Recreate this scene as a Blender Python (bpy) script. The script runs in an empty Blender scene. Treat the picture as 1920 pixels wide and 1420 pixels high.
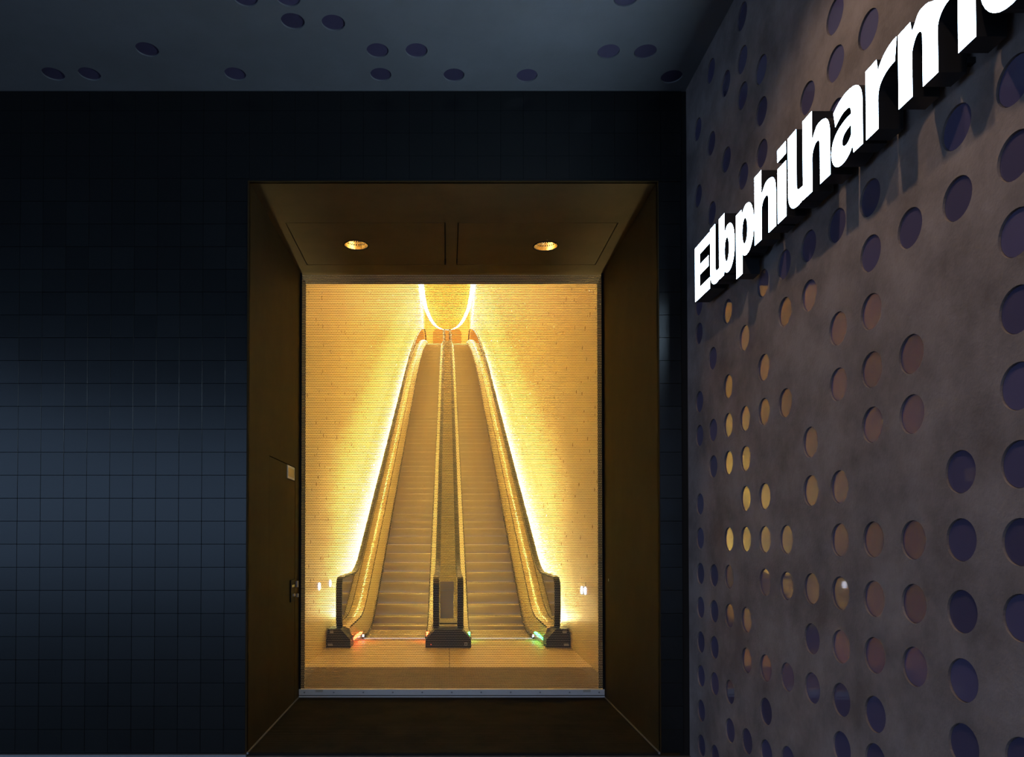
import bpy, math, random
import numpy as np
from mathutils import Matrix, Vector, Euler

random.seed(7)
# ------------------------------------------------------------------ camera
F, VX, EYE = 1380.0, 838.0, 1.6
PIT = math.radians(1.0)
PY = 1008.0 - F * math.tan(PIT)
scene = bpy.context.scene
col = scene.collection
cam_data = bpy.data.cameras.new('camera')
cam = bpy.data.objects.new('camera', cam_data)
col.objects.link(cam)
cam.location = (0, 0, EYE)
cam.rotation_euler = (math.pi / 2 + PIT, 0, 0)
cam_data.sensor_width = 36.0
cam_data.lens = 36.0 * F / 1920.0
cam_data.shift_x = (960.0 - VX) / 1920.0
cam_data.shift_y = (PY - 710.0) / 1920.0
cam_data.clip_end = 300
scene.camera = cam

# ------------------------------------------------------------------ world (dusk sky) and exposure
world = bpy.data.worlds.new('dusk_sky')
scene.world = world
world.use_nodes = True
bg = world.node_tree.nodes['Background']
bg.inputs['Color'].default_value = (0.40, 0.62, 1.0, 1)
bg.inputs['Strength'].default_value = 1.6
vs = scene.view_settings
vs.view_transform = 'Standard'
vs.look = 'None'
vs.exposure = 0.0
vs.gamma = 1.0
vs.use_curve_mapping = False
scene.cycles.diffuse_bounces = 8


def ray(px, py):
    x = (px - VX) / F
    y = (PY - py) / F
    c, s = math.cos(PIT), math.sin(PIT)
    return (x, c - y * s, s + y * c)


def hit(px, py, ax, v):
    """the point where the sight line of a pixel meets the plane coordinate[ax] = v"""
    d = ray(px, py)
    o = (0, 0, EYE)
    t = (v - o[ax]) / d[ax]
    return tuple(o[i] + t * d[i] for i in range(3))


# ------------------------------------------------------------------ helpers
def props(o, label=None, cat=None, group=None, kind=None):
    if label:
        o['label'] = label
    if cat:
        o['category'] = cat
    if group:
        o['group'] = group
    if kind:
        o['kind'] = kind
    return o


def link(name, me, mat=None, parent=None):
    o = bpy.data.objects.new(name, me)
    col.objects.link(o)
    if mat is not None and me is not None and not me.materials:
        me.materials.append(mat)
    if parent is not None:
        o.parent = parent
    return o


def mesh(name, verts, faces, mat=None, parent=None, smooth=False):
    me = bpy.data.meshes.new(name)
    me.from_pydata([tuple(v) for v in verts], [], [tuple(f) for f in faces])
    if smooth:
        me.polygons.foreach_set('use_smooth', [True] * len(me.polygons))
    me.update()
    return link(name, me, mat, parent)


def empty(name, loc=(0, 0, 0)):
    o = bpy.data.objects.new(name, None)
    col.objects.link(o)
    o.location = loc
    o.empty_display_size = 0.1
    bpy.context.view_layer.update()
    return o


BOXF = [(0, 3, 2, 1), (4, 5, 6, 7), (0, 1, 5, 4), (1, 2, 6, 5), (2, 3, 7, 6), (3, 0, 4, 7)]


def boxv(x0, x1, y0, y1, z0, z1):
    return [(x0, y0, z0), (x1, y0, z0), (x1, y1, z0), (x0, y1, z0),
            (x0, y0, z1), (x1, y0, z1), (x1, y1, z1), (x0, y1, z1)]


def box(name, x, y, z, mat, parent=None, bevel=0.0):
    o = mesh(name, boxv(x[0], x[1], y[0], y[1], z[0], z[1]), BOXF, mat, parent)
    if bevel:
        m = o.modifiers.new('bevel', 'BEVEL')
        m.width = bevel
        m.segments = 2
    return o


def boxes(name, arr, mat, parent=None):
    """arr: n x 6 (x0,x1,y0,y1,z0,z1) joined into one mesh"""
    a = np.asarray(arr, dtype=float)
    n = len(a)
    v = np.empty((n, 8, 3))
    ix = [0, 1, 1, 0, 0, 1, 1, 0]
    iy = [2, 2, 3, 3, 2, 2, 3, 3]
    iz = [4, 4, 4, 4, 5, 5, 5, 5]
    v[:, :, 0] = a[:, ix]
    v[:, :, 1] = a[:, iy]
    v[:, :, 2] = a[:, iz]
    f = (np.array(BOXF).reshape(-1)[None, :] + 8 * np.arange(n)[:, None]).reshape(-1)
    me = bpy.data.meshes.new(name)
    me.vertices.add(8 * n)
    me.vertices.foreach_set('co', v.reshape(-1))
    me.loops.add(24 * n)
    me.loops.foreach_set('vertex_index', f)
    me.polygons.add(6 * n)
    me.polygons.foreach_set('loop_start', np.arange(6 * n) * 4)
    me.update(calc_edges=True)
    me.shade_flat()
    return link(name, me, mat, parent)


def loft(rings, closed=True, caps=True):
    """rings: list of equally long point lists -> verts, faces"""
    n = len(rings[0])
    v = [p for r in rings for p in r]
    f = []
    for i in range(len(rings) - 1):
        for j in range(n if closed else n - 1):
            k = (j + 1) % n
            f.append((i * n + j, i * n + k, (i + 1) * n + k, (i + 1) * n + j))
    if caps and closed:
        f.append(tuple(range(n))[::-1])
        f.append(tuple((len(rings) - 1) * n + j for j in range(n)))
    return v, f


def flat(name, loops, thick, mat, parent=None, M=None):
    """2D outlines (first the outer one, then holes or islands) filled and extruded by thick along local z"""
    cu = bpy.data.curves.new(name, 'CURVE')
    cu.dimensions = '2D'
    cu.fill_mode = 'BOTH'
    cu.extrude = thick / 2
    for lp in loops:
        sp = cu.splines.new('POLY')
        sp.points.add(len(lp) - 1)
        for i, p in enumerate(lp):
            sp.points[i].co = (p[0], p[1], 0, 1)
        sp.use_cyclic_u = True
    t = bpy.data.objects.new('tmp_outline', cu)
    me = bpy.data.meshes.new_from_object(t)
    bpy.data.objects.remove(t)
    bpy.data.curves.remove(cu)
    me.name = name
    me.materials.clear()
    me.shade_flat()
    if M is not None:
        me.transform(M)
    return link(name, me, mat, parent)


def rect(x0, x1, y0, y1):
    return [(x0, y0), (x1, y0), (x1, y1), (x0, y1)]


def circ(cx, cy, rx, ry=None, n=32, a0=0.0, a1=2 * math.pi):
    ry = rx if ry is None else ry
    return [(cx + rx * math.cos(a0 + (a1 - a0) * i / n), cy + ry * math.sin(a0 + (a1 - a0) * i / n)) for i in range(n)]


def bez(p0, p1, p2, p3, n=8):
    out = []
    for i in range(1, n + 1):
        t = i / n
        a, b, c, d = (1 - t) ** 3, 3 * t * (1 - t) ** 2, 3 * t * t * (1 - t), t ** 3
        out.append((a * p0[0] + b * p1[0] + c * p2[0] + d * p3[0], a * p0[1] + b * p1[1] + c * p2[1] + d * p3[1]))
    return out


# local (x, y, z) -> world; walls seen from the passage
M_BACK = Matrix(((1, 0, 0, 0), (0, 0, 1, 0), (0, 1, 0, 0), (0, 0, 0, 1)))       # x->X, y->Z, z->Y
M_SIDE = Matrix(((0, 0, 1, 0), (1, 0, 0, 0), (0, 1, 0, 0), (0, 0, 0, 1)))       # x->Y, y->Z, z->X


# ------------------------------------------------------------------ materials
def pmat(name, color, rough=0.6, metal=0.0, spec=0.5, ior=1.5, noise=None, bump=None, obj_rand=0.0, coat=0.0):
    """noise=(scale, amount, detail, second colour); bump=(scale, strength, distance)"""
    m = bpy.data.materials.new(name)
    m.use_nodes = True
    nt = m.node_tree
    b = nt.nodes['Principled BSDF']
    b.inputs['Base Color'].default_value = (*color, 1)
    b.inputs['Roughness'].default_value = rough
    b.inputs['Metallic'].default_value = metal
    b.inputs['Specular IOR Level'].default_value = spec
    b.inputs['IOR'].default_value = ior
    b.inputs['Coat Weight'].default_value = coat
    b.inputs['Coat Roughness'].default_value = 0.12
    tc = nt.nodes.new('ShaderNodeTexCoord')
    last = None
    if noise:
        sc, amt, det, c2 = noise
        n1 = nt.nodes.new('ShaderNodeTexNoise')
        n1.inputs['Scale'].default_value = sc
        n1.inputs['Detail'].default_value = det
        n1.inputs['Roughness'].default_value = 0.65
        nt.links.new(tc.outputs['Object'], n1.inputs['Vector'])
        mr = nt.nodes.new('ShaderNodeMapRange')
        mr.inputs['From Min'].default_value = 0.35
        mr.inputs['From Max'].default_value = 0.65
        mr.inputs['To Max'].default_value = amt
        nt.links.new(n1.outputs['Fac'], mr.inputs['Value'])
        mx = nt.nodes.new('ShaderNodeMix')
        mx.data_type = 'RGBA'
        mx.inputs['A'].default_value = (*color, 1)
        mx.inputs['B'].default_value = (*c2, 1)
        nt.links.new(mr.outputs['Result'], mx.inputs['Factor'])
        last = mx.outputs['Result']
        nt.links.new(last, b.inputs['Base Color'])
    if obj_rand:
        oi = nt.nodes.new('ShaderNodeObjectInfo')
        mr2 = nt.nodes.new('ShaderNodeMapRange')
        mr2.inputs['To Min'].default_value = 1 - obj_rand
        mr2.inputs['To Max'].default_value = 1 + obj_rand
        nt.links.new(oi.outputs['Random'], mr2.inputs['Value'])
        hs = nt.nodes.new('ShaderNodeHueSaturation')
        hs.inputs['Color'].default_value = (*color, 1)
        if last is not None:
            nt.links.new(last, hs.inputs['Color'])
        nt.links.new(mr2.outputs['Result'], hs.inputs['Value'])
        nt.links.new(hs.outputs['Color'], b.inputs['Base Color'])
        mr3 = nt.nodes.new('ShaderNodeMapRange')
        mr3.inputs['To Min'].default_value = rough * 0.96
        mr3.inputs['To Max'].default_value = rough * 1.04
        nt.links.new(oi.outputs['Random'], mr3.inputs['Value'])
        nt.links.new(mr3.outputs['Result'], b.inputs['Roughness'])
    if bump:
        n2 = nt.nodes.new('ShaderNodeTexNoise')
        n2.inputs['Scale'].default_value = bump[0]
        n2.inputs['Detail'].default_value = 4
        nt.links.new(tc.outputs['Object'], n2.inputs['Vector'])
        bp = nt.nodes.new('ShaderNodeBump')
        bp.inputs['Strength'].default_value = bump[1]
        bp.inputs['Distance'].default_value = bump[2]
        nt.links.new(n2.outputs['Fac'], bp.inputs['Height'])
        nt.links.new(bp.outputs['Normal'], b.inputs['Normal'])
    return m


def emat(name, color, strength):
    m = bpy.data.materials.new(name)
    m.use_nodes = True
    nt = m.node_tree
    b = nt.nodes['Principled BSDF']
    b.inputs['Base Color'].default_value = (0.8, 0.8, 0.8, 1)
    b.inputs['Emission Color'].default_value = (*color, 1)
    b.inputs['Emission Strength'].default_value = strength
    return m


def glass_mat(name, tint):
    m = bpy.data.materials.new(name)
    m.use_nodes = True
    nt = m.node_tree
    nt.nodes.remove(nt.nodes['Principled BSDF'])
    out = nt.nodes['Material Output']
    tr = nt.nodes.new('ShaderNodeBsdfTransparent')
    tr.inputs['Color'].default_value = (*tint, 1)
    gl = nt.nodes.new('ShaderNodeBsdfGlossy')
    gl.inputs['Roughness'].default_value = 0.03
    fr = nt.nodes.new('ShaderNodeFresnel')
    fr.inputs['IOR'].default_value = 1.5
    mx = nt.nodes.new('ShaderNodeMixShader')
    nt.links.new(fr.outputs['Fac'], mx.inputs['Fac'])
    nt.links.new(tr.outputs['BSDF'], mx.inputs[1])
    nt.links.new(gl.outputs['BSDF'], mx.inputs[2])
    nt.links.new(mx.outputs['Shader'], out.inputs['Surface'])
    return m


def stripe_bump(m, axis, scale, strength, dist):
    nt = m.node_tree
    b = nt.nodes['Principled BSDF']
    tc = nt.nodes.new('ShaderNodeTexCoord')
    w = nt.nodes.new('ShaderNodeTexWave')
    w.bands_direction = axis
    w.inputs['Scale'].default_value = scale
    nt.links.new(tc.outputs['Object'], w.inputs['Vector'])
    bp = nt.nodes.new('ShaderNodeBump')
    bp.inputs['Strength'].default_value = strength
    bp.inputs['Distance'].default_value = dist
    nt.links.new(w.outputs['Fac'], bp.inputs['Height'])
    nt.links.new(bp.outputs['Normal'], b.inputs['Normal'])


MT = {}
MT['concrete'] = pmat('mottled_concrete', (0.30, 0.245, 0.235), 0.85, noise=(3.0, 1.0, 9, (0.165, 0.130, 0.122)), bump=(70, 0.5, 0.005), spec=0.3)
MT['ceil'] = pmat('grey_plaster', (0.225, 0.235, 0.26), 0.85, noise=(1.5, 0.5, 5, (0.17, 0.175, 0.185)), bump=(70, 0.25, 0.003), spec=0.25)
MT['disc'] = pmat('dark_blue_glass', (0.105, 0.088, 0.165), 0.03, ior=1.75, obj_rand=0.2)
MT['tile'] = pmat('dark_woven_tile', (0.008, 0.009, 0.0095), 0.25, ior=1.5, obj_rand=0.15)
stripe_bump(MT['tile'], 'X', 60, 0.12, 0.002)
MT['grout'] = pmat('black_grout', (0.006, 0.006, 0.007), 0.9)
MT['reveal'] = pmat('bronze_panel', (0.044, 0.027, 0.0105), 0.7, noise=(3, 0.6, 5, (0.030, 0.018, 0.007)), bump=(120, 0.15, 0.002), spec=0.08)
MT['soffit'] = pmat('bronze_panel_lit_tone', (0.105, 0.066, 0.030), 0.7, noise=(3, 0.6, 5, (0.075, 0.047, 0.021)), bump=(120, 0.15, 0.002), spec=0.1)  # reveal bronze in a lighter tone, bounce light on the soffit painted in
MT['gap'] = pmat('black_gap', (0.004, 0.004, 0.004), 0.9)
MT['trim'] = pmat('brushed_steel_trim', (0.42, 0.42, 0.43), 0.4, metal=0.8)
MT['alu'] = pmat('aluminium_rail', (0.80, 0.80, 0.82), 0.4, metal=0.15, noise=(9, 0.4, 4, (0.68, 0.68, 0.70)))
MT['mat'] = pmat('ribbed_mat', (0.020, 0.016, 0.011), 0.85, spec=0.1, noise=(3, 0.7, 5, (0.042, 0.030, 0.016)))
MT['plaza'] = pmat('pale_paving', (0.26, 0.26, 0.26), 0.8, noise=(2, 0.5, 5, (0.20, 0.20, 0.20)))
MT['ground'] = pmat('asphalt', (0.10, 0.10, 0.105), 0.7, noise=(8, 0.6, 6, (0.07, 0.07, 0.074)), bump=(150, 0.5, 0.004))
MT['mesh'] = pmat('grille_steel', (0.50, 0.42, 0.34), 0.55, metal=0.0)
MT['vault'] = pmat('cream_polished_plaster', (0.87, 0.73, 0.39), 0.42, noise=(1.2, 0.5, 5, (0.82, 0.66, 0.33)), spec=0.5, bump=(14, 0.1, 0.01))
MT['endwall'] = pmat('tan_end_wall', (0.45, 0.31, 0.12), 0.6)
MT['sequin'] = pmat('amber_glass_sequin', (0.60, 0.42, 0.16), 0.08, ior=1.6)
MT['step'] = pmat('step_aluminium', (0.60, 0.50, 0.36), 0.5, metal=0.1, noise=(4, 0.5, 3, (0.52, 0.43, 0.30)))
stripe_bump(MT['step'], 'X', 40, 0.35, 0.004)
MT['deckmetal'] = pmat('brushed_deck_steel', (0.62, 0.50, 0.28), 0.35, metal=0.6)
MT['outdeck'] = pmat('tan_outer_deck', (0.42, 0.31, 0.13), 0.5, metal=0.2)
MT['cdeck'] = pmat('brown_centre_deck', (0.30, 0.215, 0.09), 0.45, metal=0.3)
MT['cdeck2'] = pmat('tan_ceiling_panel', (0.72, 0.55, 0.25), 0.6)
MT['rubber'] = pmat('black_rubber', (0.012, 0.011, 0.011), 0.4)
MT['newel'] = pmat('black_newel_cover', (0.014, 0.014, 0.017), 0.45)
MT['glass'] = glass_mat('balustrade_glass', (0.86, 0.90, 0.86))
MT['plate'] = pmat('pale_plate', (0.55, 0.52, 0.46), 0.5)
MT['lampgold'] = pmat('gold_reflector', (0.85, 0.62, 0.25), 0.25, metal=0.9)
MT['brick'] = pmat('brown_clinker', (0.20, 0.125, 0.055), 0.7, bump=(90, 0.4, 0.004))
MT['lobby'] = pmat('pale_floor_plate', (0.85, 0.68, 0.40), 0.4, noise=(3, 0.4, 5, (0.78, 0.60, 0.33)))
MT['black'] = pmat('black_plastic', (0.008, 0.008, 0.010), 0.7, spec=0.15)
MT['e_sign'] = emat('sign_face_light', (0.55, 0.78, 1.0), 19.0)
MT['e_strip'] = emat('warm_strip_light', (1.0, 0.77, 0.30), 350.0)
MT['e_cove'] = emat('warm_cove_light', (1.0, 0.80, 0.42), 60.0)
MT['e_lamp'] = emat('halogen_lamp', (1.0, 0.78, 0.45), 22.0)
MT['e_red'] = emat('red_signal', (1.0, 0.07, 0.02), 16.0)
MT['e_green'] = emat('green_signal', (0.04, 1.0, 0.16), 9.0)
MT['e_comb'] = emat('comb_light', (0.85, 0.82, 1.0), 1.3)
MT['e_white'] = emat('white_comb_light', (0.75, 0.80, 1.0), 6.0)

# joints of the clinker pavement (pieces of about 6 pixels: left to the material)
nt = MT['brick'].node_tree
_b = nt.nodes['Principled BSDF']
_tc = nt.nodes.new('ShaderNodeTexCoord')
_bt = nt.nodes.new('ShaderNodeTexBrick')
_bt.inputs['Scale'].default_value = 9.0
_bt.inputs['Color1'].default_value = (0.23, 0.145, 0.06, 1)
_bt.inputs['Color2'].default_value = (0.17, 0.105, 0.045, 1)
_bt.inputs['Mortar'].default_value = (0.06, 0.035, 0.015, 1)
_bt.inputs['Mortar Size'].default_value = 0.025
nt.links.new(_tc.outputs['Object'], _bt.inputs['Vector'])
nt.links.new(_bt.outputs['Color'], _b.inputs['Base Color'])

# ------------------------------------------------------------------ main dimensions
D = hit(465, 1412, 2, 0.0)[1]             # tiled wall
XW = 1.7997                               # concrete side wall
ZC = hit(600, 170, 1, D)[2]               # passage ceiling
XL, XR = -1.485, 1.582                    # portal reveals
ZS = hit(850, 342, 1, D)[2]               # portal soffit
YG = 7.41                                 # roller grille
YJ = 7.71                                 # end of the jamb behind the grille
X0, Y0 = -13.0, -14.0                       # how far the passage runs to the left and behind the viewer

# ------------------------------------------------------------------ ground and floors
props(box('floor', (X0, XW + 6), (Y0 + 3, D), (-0.2, -0.022), MT['ground']), 'dark asphalt ground of the passage', kind='structure')

props(flat('floor_plaza', [[(X0 - 25, Y0 - 30), (XW + 25, Y0 - 30), (XW + 25, Y0 + 3), (X0, Y0 + 3), (X0, D), (X0 - 25, D)]], 0.2, MT['plaza'], None, Matrix.Translation((0, 0, -0.122))), 'pale paving of the open square outside the passage', kind='structure')
# ribbed mat in the portal
fl = box('floor_portal', (XL, XR), (D, YG + 0.1), (-0.2, -0.008), MT['gap'])
props(fl, 'dark ribbed entrance matting inside the portal', kind='structure')
ribs = []
y = D + 0.004
while y < YG - 0.01:
    ribs.append((XL + 0.012, XR - 0.012, y, y + 0.013, -0.008, 0.0))
    y += 0.0205
props(boxes('mat_ribs', ribs, MT['mat'], fl), kind='stuff')
box('edge_strip', (XL, XL + 0.012), (D - 0.01, YG - 0.02), (-0.008, 0.006), MT['trim'], fl)
box('edge_strip', (XR - 0.012, XR), (D - 0.01, YG - 0.02), (-0.008, 0.006), MT['trim'], fl)

# kerb strip at the foot of the tiled wall
props(box('baseboard_back', (X0, XL), (D - 0.035, D - 0.004), (-0.022, -0.006), MT['trim']), 'thin steel strip along the foot of the dark tiled wall', kind='structure')

# ------------------------------------------------------------------ tiled back wall
wb = flat('wall_back', [rect(X0, XW + 0.3, -0.2, ZC + 0.3), rect(XL - 0.004, XR + 0.004, -0.1, ZS + 0.004)], 0.14, MT['grout'], None,
          Matrix.Translation((0, D + 0.082, 0)) @ M_BACK)
props(wb, 'dark wall clad in square woven-pattern tiles around the lit portal', kind='structure')
TP = 43.2 * D / F * 1.0005                 # tile pitch about 0.172 m
GAPW = 0.0015


def tile_mesh():
    h, c, d = 0.5, 0.008, 0.011
    v = [(-h, d, -h), (h, d, -h), (h, d, h), (-h, d, h)]
    v += [(-h, 0.0015, -h), (h, 0.0015, -h), (h, 0.0015, h), (-h, 0.0015, h)]
    k = h - c
    v += [(-k, 0, -k), (k, 0, -k), (k, 0, k), (-k, 0, k)]
    f = []
    for a in (0, 4):
        for j in range(4):
            q = (j + 1) % 4
            f.append((a + j, a + q, a + 4 + q, a + 4 + j))
    f.append((8, 9, 10, 11))
    me = bpy.data.meshes.new('tile')
    me.from_pydata(v, [], f)
    me.materials.append(MT['tile'])
    return me


cells = []
nrow = int(ZC / TP) + 1
for r in range(nrow):
    z0, z1 = r * TP, min((r + 1) * TP, ZC - 0.004)
    if z1 - z0 < 0.02:
        continue
    for c in range(-20, 22):
        a, b = XL - (c + 1) * TP - 0.004, XL - c * TP - 0.004     # columns counted leftwards from the portal
        b = min(b, XW - 0.035)
        if b - a < 0.02:
            continue
        if c < 0:
            if z1 <= ZS + 0.004:
                continue
            zz0 = max(z0, ZS + 0.006)
            if z1 - zz0 < 0.02:
                continue
            cells.append((a, b, zz0, z1))
        else:
            cells.append((a, b, z0, z1))
    if z0 < ZS:                               # strip right of the portal, below the lintel
        xa = XR + 0.004
        while xa < XW - 0.05:
            xb = min(xa + TP, XW - 0.035)
            cells.append((xa, xb, z0, min(z1, ZS + 0.004)))
            xa = xb
XVIS = hit(0, 700, 1, D)[0] - 0.03


def tscore(c):
    vis = c[1] > XVIS and c[3] < 4.97
    lit = c[1] < XL + 0.01
    return (0 if vis else 1, 0 if (lit or c[0] > XR) else 1, c[2])


cells.sort(key=tscore)
tme = tile_mesh()
for i, (a, b, z0, z1) in enumerate(cells[:300]):
    o = bpy.data.objects.new('tile', tme)
    col.objects.link(o)
    o.parent = wb
    o.location = ((a + b) / 2, D + random.uniform(-0.0008, 0.0006), (z0 + z1) / 2)
    o.scale = (b - a - GAPW, 1, z1 - z0 - GAPW)
    o.rotation_euler = (random.uniform(-1, 1) * 0.004, 0, random.uniform(-1, 1) * 0.004)
rest = boxes('tiles', [(a + GAPW / 2, b - GAPW / 2, D, D + 0.011, z0 + GAPW / 2, z1 - GAPW / 2) for a, b, z0, z1 in cells[300:]], MT['tile'], wb)
props(rest, kind='stuff')

# ------------------------------------------------------------------ perforated concrete side wall
DISC_R = 0.0765
WALL_DISCS = [(1327, 143), (1357, 163), (1388, 186), (1424, 214), (1424, 135), (1388, 118), (1512, 186), (1303.7, 250), (1329.6, 275),
              (1358.4, 304), (1390.4, 334), (1426, 291), (1305, 373), (1332, 403), (1570, 215), (1566, 120), (1563, 33), (1632, 50), (1386, 40),
              (1306.6, 575), (1362, 585), (1428.7, 532), (1472, 584), (1470.4, 496), (1516.6, 461), (1518.4, 553), (1573, 615),
              (1569.6, 422.5), (1308, 627.6), (1334, 673.8), (1395, 634.4), (1431.4, 689.6), (1363.4, 725.5), (1574.5, 720),
              (1309, 755), (1309.7, 818), (1335, 807.8), (1363.7, 797.6), (1395.9, 785.4), (1431.4, 772.3), (1472.7, 755.3),
              (1335.8, 875.5), (1363.7, 868.6), (1395.9, 860.5), (1521.4, 828.8), (1522, 920), (1576.7, 913), (1310.4, 946),
              (1396.6, 935.3), (1433.4, 931.2), (1311, 1009.8), (1365.4, 1011.4), (1398, 1011.4), (1434, 1011.9), (1476.5, 1012),
              (1578.7, 1013), (1797.8, 234.5), (1901.7, 150), (1904, 291.6), (1631.7, 370.4), (1801.6, 368), (1710, 425), (1635.5, 473),
              (1912, 432.5), (1638, 582), (1914, 578), (1714, 662), (1638, 692), (1716.6, 775), (1640.6, 795.4), (1914, 723),
              (1811.7, 883.6), (1917, 870), (1813, 1013), (1918, 1017), (1643, 1012), (1719.6, 1013), (1644, 1124), (1721.7, 1133.6),
              (1814.6, 1149), (1918, 1160), (1645.5, 1231), (1721.7, 1252.7), (1817, 1279.5), (1645.5, 1342), (1815, 1402), (1643, 1430),
              (1919, 1430), (1311.6, 1075.6), (1337.5, 1079.3), (1365.6, 1081.5), (1433.8, 1092), (1476.7, 1099.4), (1524.8, 1105),
              (1577.5, 1112.8), (1312, 1139), (1338, 1146.5), (1366.4, 1155), (1399, 1162.5), (1524.8, 1199), (1579.7, 1214),
              (1312, 1203.7), (1338.3, 1214), (1399, 1238.5), (1435, 1253), (1478, 1270.6), (1312.6, 1267), (1338.3, 1281.6),
              (1367, 1297.4), (1524.8, 1291.5), (1580, 1314), (1312.6, 1331.6), (1435, 1334), (1367, 1369), (1399.9, 1390),
              (1312, 1396), (1338, 1417), (1435, 1412), (1580, 1405), (1474, 1425)]
pts = [hit(px, py, 0, XW)[1:] for px, py in WALL_DISCS]
CP = 0.2655                                # the columns keep an even spacing along the wall
c0 = np.median([(p[0] / CP) % 1.0 for p in pts])
pts = [((round(p[0] / CP - c0) + c0) * CP, p[1]) for p in pts]
rng = random.Random(11)
for k in range(2, 9):                      # the pattern runs on past the frame
    yy = 2.3 - CP * k + 0.0
    yy = (round(yy / CP - c0) + c0) * CP
    for j in range(18):
        if rng.random() < 0.45:
            pts.append((yy, 0.18 + 0.243 * j))
wr = flat('wall_right', [rect(Y0, D - 0.012, -0.02, ZC + 0.1)] + [circ(p[0], p[1], DISC_R, n=28) for p in pts if p[1] > 0.07],
          0.02, MT['concrete'], None, Matrix.Translation((XW + 0.01, 0, 0)) @ M_SIDE)
props(wr, 'mottled grey-brown concrete wall dotted with round glass discs', kind='structure')
box('backing', (XW + 0.02, XW + 0.3), (Y0, D + 0.05), (-0.2, ZC + 0.3), MT['concrete'], wr)


def disc_mesh(ax):
    n, r = 28, DISC_R - 0.0012
    v, f = [], []
    for rr, h in ((r, 0.012), (r, 0.0012), (r - 0.0015, 0.0)):
        for i in range(n):
            a = 2 * math.pi * i / n
            v.append((h, rr * math.cos(a), rr * math.sin(a)) if ax == 0 else (rr * math.cos(a), rr * math.sin(a), h))
    for k in range(2):
        for i in range(n):
            j = (i + 1) % n
            f.append((k * n + i, k * n + j, (k + 1) * n + j, (k + 1) * n + i))
    f.append(tuple(2 * n + i for i in range(n)))
    me = bpy.data.meshes.new('glass_disc')
    me.from_pydata(v, [], f)
    me.materials.append(MT['disc'])
    return me


dm = disc_mesh(0)
for p in pts:
    if p[1] <= 0.07:
        continue
    o = bpy.data.objects.new('glass_disc', dm)
    col.objects.link(o)
    o.parent = wr
    o.location = (XW + 0.0075, p[0], p[1])
    o.rotation_euler = (0, random.uniform(-1, 1) * 0.006, random.uniform(-1, 1) * 0.006)

# ------------------------------------------------------------------ passage ceiling with discs
CEIL_DISCS = [(100, 139), (168, 139), (276, 93), (441, 139), (549, 40), (625, 43), (708, 95), (781, 95), (714, 140), (851, 141),
              (988, 142), (1141, 97), (1210, 97), (1259, 144), (1174, -4), (460, -4), (540, -4)]
cpts = [hit(px, py, 2, ZC)[:2] for px, py in CEIL_DISCS]
for k in range(26):
    cpts.append((1.5 - 0.2655 * rng.randrange(0, 22), 4.15 - 0.3 * (k // 2) - 0.02))
cp2 = []
for p in cpts:
    if all((p[0] - q[0]) ** 2 + (p[1] - q[1]) ** 2 > 0.17 ** 2 for q in cp2):
        cp2.append(p)
ce = flat('ceiling', [rect(X0, XW + 0.02, Y0, D + 0.02)] + [circ(p[0], p[1], DISC_R, n=28) for p in cp2], 0.02, MT['ceil'], None,
          Matrix.Translation((0, 0, ZC + 0.01)))
props(ce, 'blue-lit grey plaster ceiling with scattered round discs', kind='structure')
box('slab', (X0, XW + 0.3), (Y0, D + 0.3), (ZC + 0.02, ZC + 0.3), MT['ceil'], ce)
dm2 = disc_mesh(2)
for p in cp2:
    o = bpy.data.objects.new('glass_disc', dm2)
    col.objects.link(o)
    o.parent = ce
    o.location = (p[0], p[1], ZC + 0.0075)

# recessed downlights along the passage ceiling (above the frame): they throw the shadows under the lettering
for yl, where in ((3.15, 'nearest the portal'), (1.2, 'over the middle of the lettering'), (-0.75, 'farthest from the portal')):
    xl = 0.72
    pd = empty('passage_downlight', (xl, yl, ZC))
    props(pd, 'round warm downlight in the passage ceiling, ' + where, 'downlight', 'downlights along the passage ceiling')
    for nm, pr, mt in (('rim', ((0.075, 0.0), (0.075, -0.01), (0.055, -0.012), (0.055, 0.0)), 'black'), ('lamp', ((0.055, -0.006), (0.03, -0.008), (0.001, -0.009)), 'e_lamp')):
        v, f = loft([[(xl + r * math.cos(t), yl + r * math.sin(t), ZC + z) for t in [2 * math.pi * i / 24 for i in range(24)]] for r, z in pr], caps=False)
        o = mesh(nm, v, f, MT[mt])
        o.parent = pd
        o.matrix_parent_inverse = Matrix.Translation(pd.location).inverted()
    ld = bpy.data.lights.new('downlight_beam', 'SPOT')
    ld.color = (1.0, 0.72, 0.46)
    ld.energy = 72.0
    ld.spot_size = math.radians(125)
    ld.spot_blend = 0.6
    ld.shadow_soft_size = 0.05
    lo = bpy.data.objects.new('downlight_beam', ld)
    col.objects.link(lo)
    lo.parent = pd
    lo.location = (0, 0, -0.03)

# ------------------------------------------------------------------ portal lining
# left reveal with its flush service door
dy0, dy1, dz = hit(505, 855, 0, XL)[1], 7.20, 2.285
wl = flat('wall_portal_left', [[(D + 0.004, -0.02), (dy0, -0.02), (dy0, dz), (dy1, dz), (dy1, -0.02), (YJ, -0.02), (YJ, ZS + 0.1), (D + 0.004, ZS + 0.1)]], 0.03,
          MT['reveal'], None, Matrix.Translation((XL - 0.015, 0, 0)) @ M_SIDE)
props(wl, 'dark bronze left side panel of the portal', kind='structure')
box('backing', (XL - 0.15, XL - 0.03), (D + 0.16, YJ), (-0.2, ZS + 0.25), MT['gap'], wl)
dr = empty('door_1', (XL, (dy0 + dy1) / 2, 0))
props(dr, 'flush bronze service door in the left side of the portal', kind='structure')


def rel(o, root):
    o.parent = root
    o.matrix_parent_inverse = Matrix.Translation(root.location).inverted()
    return o


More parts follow.
